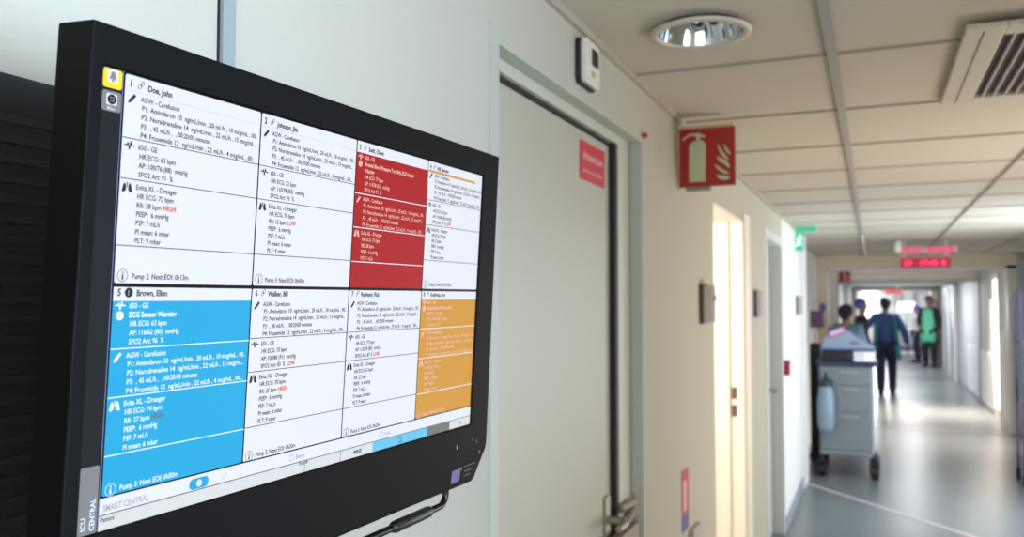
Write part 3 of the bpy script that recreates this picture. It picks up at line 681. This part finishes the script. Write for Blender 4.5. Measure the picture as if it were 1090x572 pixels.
# ================================================================== CART AND WHAT STANDS ON IT
cw = mat('cart_white_panel', (122, 131, 136), .45); navy = mat('cart_navy_top', (44, 50, 86), .4)
p = thing('medical_cart', 'pale grey wheeled medical cart with a dark blue top in the corridor', 'cart', (-.25, 8.75, 0))
bm = NB(); box(bm, -.255, .225, 0, .50, .22, 1.075); obj('body', bm, cw, p, bevel=.012)
bm = NB(); box(bm, -.275, .275, -.03, .53, 1.076, 1.125); obj('top', bm, navy, p, bevel=.015)
for z0, z1 in ((.90, 1.05), (.64, .885), (.28, .625)):
    bm = NB(); box(bm, -.235, .205, -.010, -.0005, z0, z1); d = obj('drawer', bm, mat('cart_drawer_panel', (116, 125, 129), .45), p, bevel=.004)
    bm = NB(); box(bm, -.06, .10, -.022, -.0105, z1-.035, z1-.020); obj('pull', bm, mat('pull_grey', (150, 156, 162), .4), d)
bm = NB(); box(bm, .226, .240, .02, .48, .25, 1.05); obj('side_rail', bm, mat('rail_pale', (206, 210, 218), .4), p, bevel=.003)
def caster(x, y):
    bm = NB(); cyl(bm, (x, y, .16), (x, y, .222), .022); box(bm, x-.045, x-.036, y-.03, y+.05, .05, .165); box(bm, x+.036, x+.045, y-.03, y+.05, .05, .165); box(bm, x-.045, x+.045, y-.03, y+.04, .150, .165)
    c = obj('caster', bm, mat('caster_black', (30, 32, 44), .5), p)
    bm = NB(); cyl(bm, (x-.034, y+.02, .066), (x+.034, y+.02, .066), .066, n=24); obj('wheel', bm, rubber, c, bevel=.006)
for x in (-.235, .235):
    for y in (.06, .44): caster(x, y)
# bin with lid hanging on the left front
p = thing('hanging_canister', 'pale plastic canister with dark lid hanging on the front of the cart', 'canister', (-.435, 8.655, 0))
bm = NB(); lathe(bm, [(.0001, .44), (.055, .445), (.078, .52), (.080, .74), (.062, .865), (.050, .90)], n=24); obj('bottle', bm, mat('milky_plastic', (128, 146, 162), .35), p, smooth=True)
bm = NB(); lathe(bm, [(.064, .885), (.066, .935), (.035, .955), (.015, .96), (.013, 1.02), (.0001, 1.022)], n=24); obj('lid', bm, mat('lid_dark', (40, 44, 66), .5), p, smooth=True)
bm = NB(); tube(bm, [(.02, .02, .93), (.10, -.01, .88), (.15, .0, .72), (.10, -.01, .55), (.04, -.01, .47)], .006, 8); obj('hose', bm, mat('hose_grey', (120, 130, 142), .4), p, smooth=True)
# black case, white box, sloped padded cover, pink folder
p = thing('black_case', 'low black case lying on the left of the cart top', 'case', (-.33, 8.80, 1.126))
bm = NB(); box(bm, -.14, .14, -.10, .12, 0, .105); obj('shell', bm, mat('case_black', (22, 22, 26), .5), p, bevel=.02)
bm = NB(); tube(bm, [(-.05, -.10, .05), (-.045, -.125, .06), (.045, -.125, .06), (.05, -.10, .05)], .007, 8); obj('case_handle', bm, rubber, p)
p = thing('white_box', 'glossy white box on the right of the cart top', 'box', (-.10, 8.78, 1.126))
bm = NB(); box(bm, -.085, .105, -.09, .14, 0, .095); obj('carton', bm, mat('carton_white', (206, 212, 220), .35), p, bevel=.008)
bm = NB(); box(bm, .01, .098, -.0925, -.0905, .01, .085); obj('label_patch', bm, mat('label_bright', (246, 248, 252), .3), p)
p = thing('padded_cover', 'large grey-blue sloping padded cover lying across the cart load', 'cover', (-.24, 8.82, 1.232))
bm = NB(); sect = [(-.235, 0), (-.235, .05), (-.205, .125), (-.16, .185), (-.09, .205), (.0, .185), (.09, .12), (.235, .035), (.245, 0)]
prism(bm, sect, -.10, .16, mp=lambda x, z, y: (x, y, z)); obj('pad', bm, mat('pad_blue_grey', (136, 150, 170), .7, bump=.4, bscale=12), p, bevel=.02, seg=3)
bm = NB(); box(bm, -.24, .245, -.105, .165, -.001, .018); obj('hem', bm, mat('pad_blue_hem', (76, 104, 156), .6), p, bevel=.006)
bm = NB(); box(bm, .03, .10, -.112, -.101, .065, .078); obj('strap', bm, mat('strap_dark', (70, 74, 90), .6), p)
p = thing('pink_folder', 'magenta folder leaning on the upper left of the padded cover', 'folder', (-.335, 8.72, 1.40))
bm = NB(); R1 = Matrix.Rotation(math.radians(-22), 4, 'Y')
box(bm, -.08, .09, -.010, -.002, -.03, .03, mtx=R1); obj('board', bm, mat('folder_magenta', (176, 84, 150), .5), p)
bm = NB(); box(bm, -.06, .07, -.013, -.0105, -.015, .02, mtx=R1); obj('paper', bm, mat('folder_paper', (200, 190, 210), .5), p)

# dark stand between cart and wall
p = thing('equipment_stand', 'tall dark equipment stand squeezed between wall and cart', 'stand', (-.56, 9.60, 0))
dk = mat('stand_dark', (26, 27, 36), .5)
bm = NB(); box(bm, -.075, .035, -.06, .20, .10, 1.25); obj('column', bm, dk, p, bevel=.01)
bm = NB(); box(bm, -.085, .10, -.16, .26, .05, .10); obj('base', bm, dk, p, bevel=.008)
for x in (-.05, .07):
    for y in (-.12, .22):
        bm = NB(); cyl(bm, (x-.015, y, .03), (x+.015, y, .03), .03, n=16); obj('wheel', bm, rubber, p)
bm = NB(); cyl(bm, (-.02, .05, 1.25), (-.02, .05, 1.70), .012); obj('pole', bm, steel, p)
bm = NB(); box(bm, -.07, .07, .0, .10, 1.42, 1.60); obj('pump', bm, mat('pump_maroon', (92, 52, 84), .5), p, bevel=.01)
bm = NB(); box(bm, .03, .09, .02, .08, 1.60, 1.68); obj('pump_head', bm, mat('pump_violet', (70, 62, 120), .5), p, bevel=.01)
# trolley cut by the right edge
p = thing('equipment_trolley', 'dark wheeled trolley cut off by the right edge, only its corner post and wheel showing', 'trolley', (1.238, 9.0, 0))
pm_ = mat('post_violet_grey', (84, 82, 116), .4, metal=.3)
for x in (0, .42):
    for y in (0, .42):
        bm = NB(); box(bm, x, x+.025, y, y+.025, .12, 1.80); obj('post', bm, pm_, p, bevel=.003)
        bm = NB(); cyl(bm, (x+.012, y+.012, .08), (x+.012, y+.012, .119), .012); box(bm, x-.006, x+.03, y-.02, y+.045, .07, .10); c = obj('caster', bm, dk, p)
        bm = NB(); cyl(bm, (x-.004, y+.02, .045), (x+.028, y+.02, .045), .045, n=20); obj('wheel', bm, rubber, c)
for z in (.20, .75, 1.30):
    bm = NB(); box(bm, .0255, .4195, .0, .445, z, z+.025); obj('shelf', bm, mat('shelf_grey', (150, 156, 170), .4), p, bevel=.003)
bm = NB(); box(bm, .06, .38, .05, .40, .7751, .98); obj('pump', bm, mat('pump_grey', (96, 100, 120), .5), p, bevel=.01)

# far bed and equipment
p = thing('hospital_bed', 'white hospital bed far down the corridor between the two standing figures', 'bed', (1.02, 27.2, 0))
bm = NB(); box(bm, -.40, .34, 0, 1.9, .40, .50); obj('frame', bm, mat('bed_frame_blue', (96, 104, 140), .5), p, bevel=.01)
bm = NB(); box(bm, -.38, .32, .02, 1.88, .50, .66); obj('mattress', bm, mat('bed_white', (226, 226, 234), .7), p, bevel=.03)
bm = NB(); box(bm, -.40, .34, -.04, 0.0, .45, .92); obj('foot_board', bm, mat('bed_board', (204, 206, 214), .5), p, bevel=.02)
bm = NB(); box(bm, -.36, .30, 0.0, .05, .30, .38); obj('lower_bar', bm, mat('bed_bar', (60, 60, 96), .5), p)
for x in (-.34, .28):
    for y in (.15, 1.7):
        bm = NB(); cyl(bm, (x, y, .08), (x, y, .40), .025); w1 = obj('leg', bm, steel, p)
        bm = NB(); cyl(bm, (x-.02, y, .07), (x+.02, y, .07), .07); obj('wheel', bm, rubber, w1)
p = thing('bedside_monitor', 'bright screen on a pole above the far bed', 'monitor', (.95, 29.6, 0))
bm = NB(); box(bm, -.25, .25, 0, .05, 1.42, 1.72); obj('screen', bm, mat('far_screen', (240, 242, 248), .5, emit=.9, ecol=(240, 244, 250)), p)
bm = NB(); cyl(bm, (0, .06, .05), (0, .06, 1.6), .02); box(bm, -.22, .22, -.15, .25, .0, .05); obj('stand', bm, steel, p)

# ================================================================== PEOPLE
def skin(name, verts, edges, radii, m, parent, sub=2, root=0):
    me = bpy.data.meshes.new(name+'_skel'); me.from_pydata([tuple(v) for v in verts], edges, [])
    o = bpy.data.objects.new('tmp', me); COL.objects.link(o)
    sm = o.modifiers.new('skin', 'SKIN'); sm.use_smooth_shade = True
    sk = me.skin_vertices[0].data
    for i, r in enumerate(radii):
        sk[i].radius = r if isinstance(r, tuple) else (r, r)
        sk[i].use_root = (i == root)
    ss = o.modifiers.new('s', 'SUBSURF'); ss.levels = sub; ss.render_levels = sub
    dg = bpy.context.evaluated_depsgraph_get(); nm = bpy.data.meshes.new_from_object(o.evaluated_get(dg))
    bpy.data.objects.remove(o)
    nm.materials.clear(); nm.materials.append(m)
    for q in nm.polygons: q.use_smooth = True; q.material_index = 0
    r = bpy.data.objects.new(name, nm); COL.objects.link(r); r.parent = parent
    return r
def person(label, loc, rz, skin_rgb, top, trousers, hair=None, cap=None, arms=None, stride=0, lean=0, apron=None, gown=None, head_turn=0, sc=1.0, mask=None):
    P = thing('person', label, 'person', loc, rz); P.scale = (sc, sc, sc)
    sm = mat('skin_%d_%d' % skin_rgb[:2], skin_rgb, .55)
    Lz = lambda x, y, z: Vector((x, y+lean*max(0, z-.95), z))
    V = []; Ed = []; Rr = []
    def add(v, r, par=None):
        V.append(Vector(v)); Rr.append(r)
        if par is not None: Ed.append((par, len(V)-1))
        return len(V)-1
    pel = add(Lz(0, 0, .96), (.135, .095)); sp = add(Lz(0, 0, 1.13), (.120, .090), pel); chs = add(Lz(0, .005, 1.32), (.145, .105), sp)
    nb = add(Lz(0, -.005, 1.46), (.070, .065), chs); nk = add(Lz(0, .01, 1.53), (.050, .052), nb)
    h1 = add(Lz(0, .025, 1.60), (.064, .076), nk); h2 = add(Lz(0, .020, 1.67), (.074, .088), h1); h3 = add(Lz(0, .015, 1.735), (.058, .070), h2)
    arms = arms or {}
    J = {}
    for s in (-1, 1):
        a = arms.get(s, ((.25, -.02, 1.17), (.27, .06, .93)))
        sh = add(Lz(s*.185, 0, 1.42), (.060, .060), chs)
        el = add(Lz(s*a[0][0], a[0][1], a[0][2]), (.043, .043), sh); wr = add(Lz(s*a[1][0], a[1][1], a[1][2]), (.028, .026), el)
        dr = (V[wr]-V[el]).normalized(); pm = add(V[wr]+dr*.055, (.036, .018), wr)
        side = Vector((0, 1, 0))-dr*dr.y; side.normalize()
        for k, (off, ln) in enumerate(((.027, .068), (.009, .078), (-.009, .072), (-.027, .056))):
            f1 = add(V[pm]+dr*.045+side*off, (.010, .010), pm); f2 = add(V[f1]+dr*ln*.5+Vector((-s*.006, 0, 0)), (.009, .009), f1); add(V[f2]+dr*ln*.45+Vector((-s*.016, 0, 0)), (.008, .008), f2)
        t1 = add(V[wr]+dr*.03+side*.035, (.012, .012), wr); add(V[t1]+dr*.035+side*.018, (.010, .010), t1)
        J[s] = (sh, el, wr)
        st = stride*s
        hp = add((s*.095, 0, .90), (.088, .088), pel); kn = add((s*.10, .03+st*.5, .50), (.058, .060), hp)
        an = add((s*.10, -.01+st*.9-(.05 if st < 0 else 0), .10), (.038, .042), kn); toe = add((s*.105, .13+st*.9, .045), (.038, .028), an)
        J[s] += (hp, kn, an, toe)
    body = skin('body', V, Ed, Rr, sm, P)
    # face features joined to the body mesh
    bm = NB(); bm.from_mesh(body.data); hc = Lz(0, .02, 1.66)
    sphere(bm, hc+Vector((0, .094, -.012)), .014, (.8, 1.1, 1.4), 10, 8)
    for s in (-1, 1):
        sphere(bm, hc+Vector((s*.078, .0, -.005)), .022, (.4, .8, 1.3), 10, 8)
        sphere(bm, hc+Vector((s*.030, .080, .018)), .009, (1.3, .8, .7), 8, 6, 1)
    sphere(bm, hc+Vector((0, .082, -.048)), .018, (1.3, .45, .35), 10, 6, 2)
    bm.to_mesh(body.data); bm.free(); body.data.materials.append(mat('eye_dark', (40, 30, 28), .3)); body.data.materials.append(mat('lips', (150, 84, 78), .5))
    for q in body.data.polygons: q.use_smooth = True
    def shell(nm, idx, grow, m, ends=None):
        mp_ = {i: k for k, i in enumerate(idx)}
        vv = [V[i] for i in idx]; ee = [(mp_[a], mp_[b_]) for a, b_ in Ed if a in mp_ and b_ in mp_]
        rr = [(Rr[i][0]+grow, Rr[i][1]+grow) for i in idx]
        vv = [v.copy() for v in vv]; vv.append(vv[0]-Vector((0, 0, .10))); rr.append((.150, .125)); ee.append((0, len(vv)-1))
        return skin(nm, vv, ee, rr, m, P, 2, 0)
    a, c = J[-1], J[1]
    shell('top', [pel, sp, chs, nb, a[0], a[1], a[2], c[0], c[1], c[2]] if top[1] else [pel, sp, chs, nb, a[0], a[1], c[0], c[1]], .030, top[0])
    lv = [V[i].copy() for i in (pel, a[3], a[4], a[5], c[3], c[4], c[5])]; rr = [tuple(x+.036 for x in Rr[i]) for i in (pel, a[3], a[4], a[5], c[3], c[4], c[5])]
    for k in (3, 6): lv.append(lv[k]-Vector((0, 0, .055))); rr.append((.070, .070)); rr[k] = (.074, .074)
    skin('trousers', lv, [(0, 1), (1, 2), (2, 3), (0, 4), (4, 5), (5, 6), (3, 7), (6, 8)], rr, trousers, P)
    for s in (-1, 1):
        q = J[s]; bm = NB(); an = V[q[5]]; prof = [(-.045, -.07), (-.04, -.09), (.04, -.09), (.045, -.07), (.052, .08), (.045, .16), (.02, .19), (-.02, .19), (-.045, .16), (-.052, .08)]
        zb = an.z-.10
        prism(bm, [(an.x+x, an.y+y) for x, y in prof], zb+.002, zb+.085); obj('shoe', bm, mat('shoe_dark', (34, 34, 44), .5), P, bevel=.018)
    if hair or cap:
        m = hair or cap; bm = NB(); 
        sphere(bm, Lz(0, -.002, 1.695)+Vector((0, -.004, 0)), .108, (.90, 1.05, .95), 20, 14)
        if hair: sphere(bm, Lz(0, -.045, 1.64), .075, (1.0, .75, 1.0), 16, 10); 
        bmesh.ops.delete(bm, geom=[v for v in bm.verts if (v.co.y-Lz(0, 0, v.co.z).y) > .055 and v.co.z < 1.715+0], context='VERTS')
        obj('hair' if hair else 'cap', bm, m, P, smooth=True)
    def loft(nm, secs, a0, a1, m, n=18):
        bm = NB(); rings = []
        for z, rx, ry in secs:
            c0 = Lz(0, 0, z) if z > .95 else Vector((0, 0, z)); ri = []
            for i in range(n+1):
                t = math.radians(a0+(a1-a0)*i/n); ri.append(bm.verts.new(c0+Vector((rx*math.cos(t), ry*math.sin(t), 0))))
            rings.append(ri)
        for r0, r1 in zip(rings, rings[1:]):
            for i in range(n): bm.faces.new((r0[i], r0[i+1], r1[i+1], r1[i]))
        o = obj(nm, bm, m, P, smooth=True); sd = o.modifiers.new('s', 'SOLIDIFY'); sd.thickness = .006
    if apron: loft('apron', [(1.47, .10, .10), (1.40, .165, .145), (1.25, .175, .150), (1.08, .19, .160), (.95, .205, .170), (.75, .215, .175), (.62, .215, .175)], apron[1], apron[2], apron[0])
    if gown: loft('gown', [(1.46, .11, .10), (1.38, .21, .150), (1.2, .215, .160), (1.02, .225, .165), (.85, .245, .175), (.66, .265, .19)], gown[1], gown[2], gown[0])
    if mask:
        bm = NB(); sphere(bm, Lz(0, .055, 1.625), .052, (1.0, .9, .75), 14, 10); obj('face_mask', bm, mask, P, smooth=True)
    return P
blue = mat('scrub_blue', (62, 88, 146), .8, bump=.3, bscale=25); teal = mat('gown_teal', (50, 142, 156), .7, bump=.3, bscale=25)
navyc = mat('trousers_navy', (36, 40, 72), .8, bump=.3, bscale=25); hairm = mat('dark_hair', (34, 30, 44), .6, bump=.6, bscale=80)
blackc = mat('black_cloth', (26, 27, 34), .8, bump=.3, bscale=25); green = mat('apron_green', (92, 190, 150), .6, bump=.3, bscale=18)
person('person in blue scrubs and teal gown walking away down the corridor', (.20, 17.3, 0), 0, (150, 112, 100), (blue, True), navyc, hair=hairm,
       arms={-1: ((.33, .04, 1.24), (.47, .14, 1.10)), 1: ((.30, -.04, 1.18), (.36, .02, .92))}, stride=.13, lean=.06, gown=(teal, -50, 230), sc=1.0)
person('person in green apron over black clothes standing by the right wall', (1.34, 24.9, 0), PI*.86, (150, 110, 96), (blackc, True), blackc, hair=hairm,
       arms={-1: ((.24, .00, 1.17), (.26, .06, .92)), 1: ((.24, .02, 1.18), (.18, .16, 1.02))}, apron=(green, -35, 150), sc=1.05)
person('person with blue cap and dark clothes standing behind the cart', (-.20, 15.9, 0), -PI*.45, (160, 124, 110), (blackc, True), navyc, cap=mat('cap_blue', (80, 92, 168), .7),
       arms={-1: ((.23, .00, 1.17), (.24, .10, .95)), 1: ((.23, .00, 1.17), (.24, .10, .95))}, sc=.985)
person('person with dark hair in pale blue top bending just behind the cart', (-.36, 11.9, 0), -.2, (160, 124, 110), (mat('top_pale_blue', (120, 146, 190), .8), False), navyc, hair=hairm,
       arms={-1: ((.22, .14, 1.18), (.18, .32, 1.05)), 1: ((.22, .14, 1.18), (.18, .32, 1.05))}, lean=.12, sc=.93)
person('person in teal gown at the left wall behind the padded cover', (-.36, 13.6, 0), .3, (160, 124, 110), (mat('top_teal_grey', (96, 146, 152), .8), True), navyc, cap=mat('cap_grey_teal', (120, 150, 156), .7),
       arms={-1: ((.22, .10, 1.18), (.20, .28, 1.05)), 1: ((.22, .10, 1.18), (.20, .28, 1.05))}, sc=.93)
person('person with violet cap and white top beside the far bed', (1.12, 26.75, 0), PI*.5, (160, 124, 110), (mat('top_white', (206, 206, 214), .8), True), navyc, cap=mat('cap_violet', (92, 84, 150), .7), sc=.92)
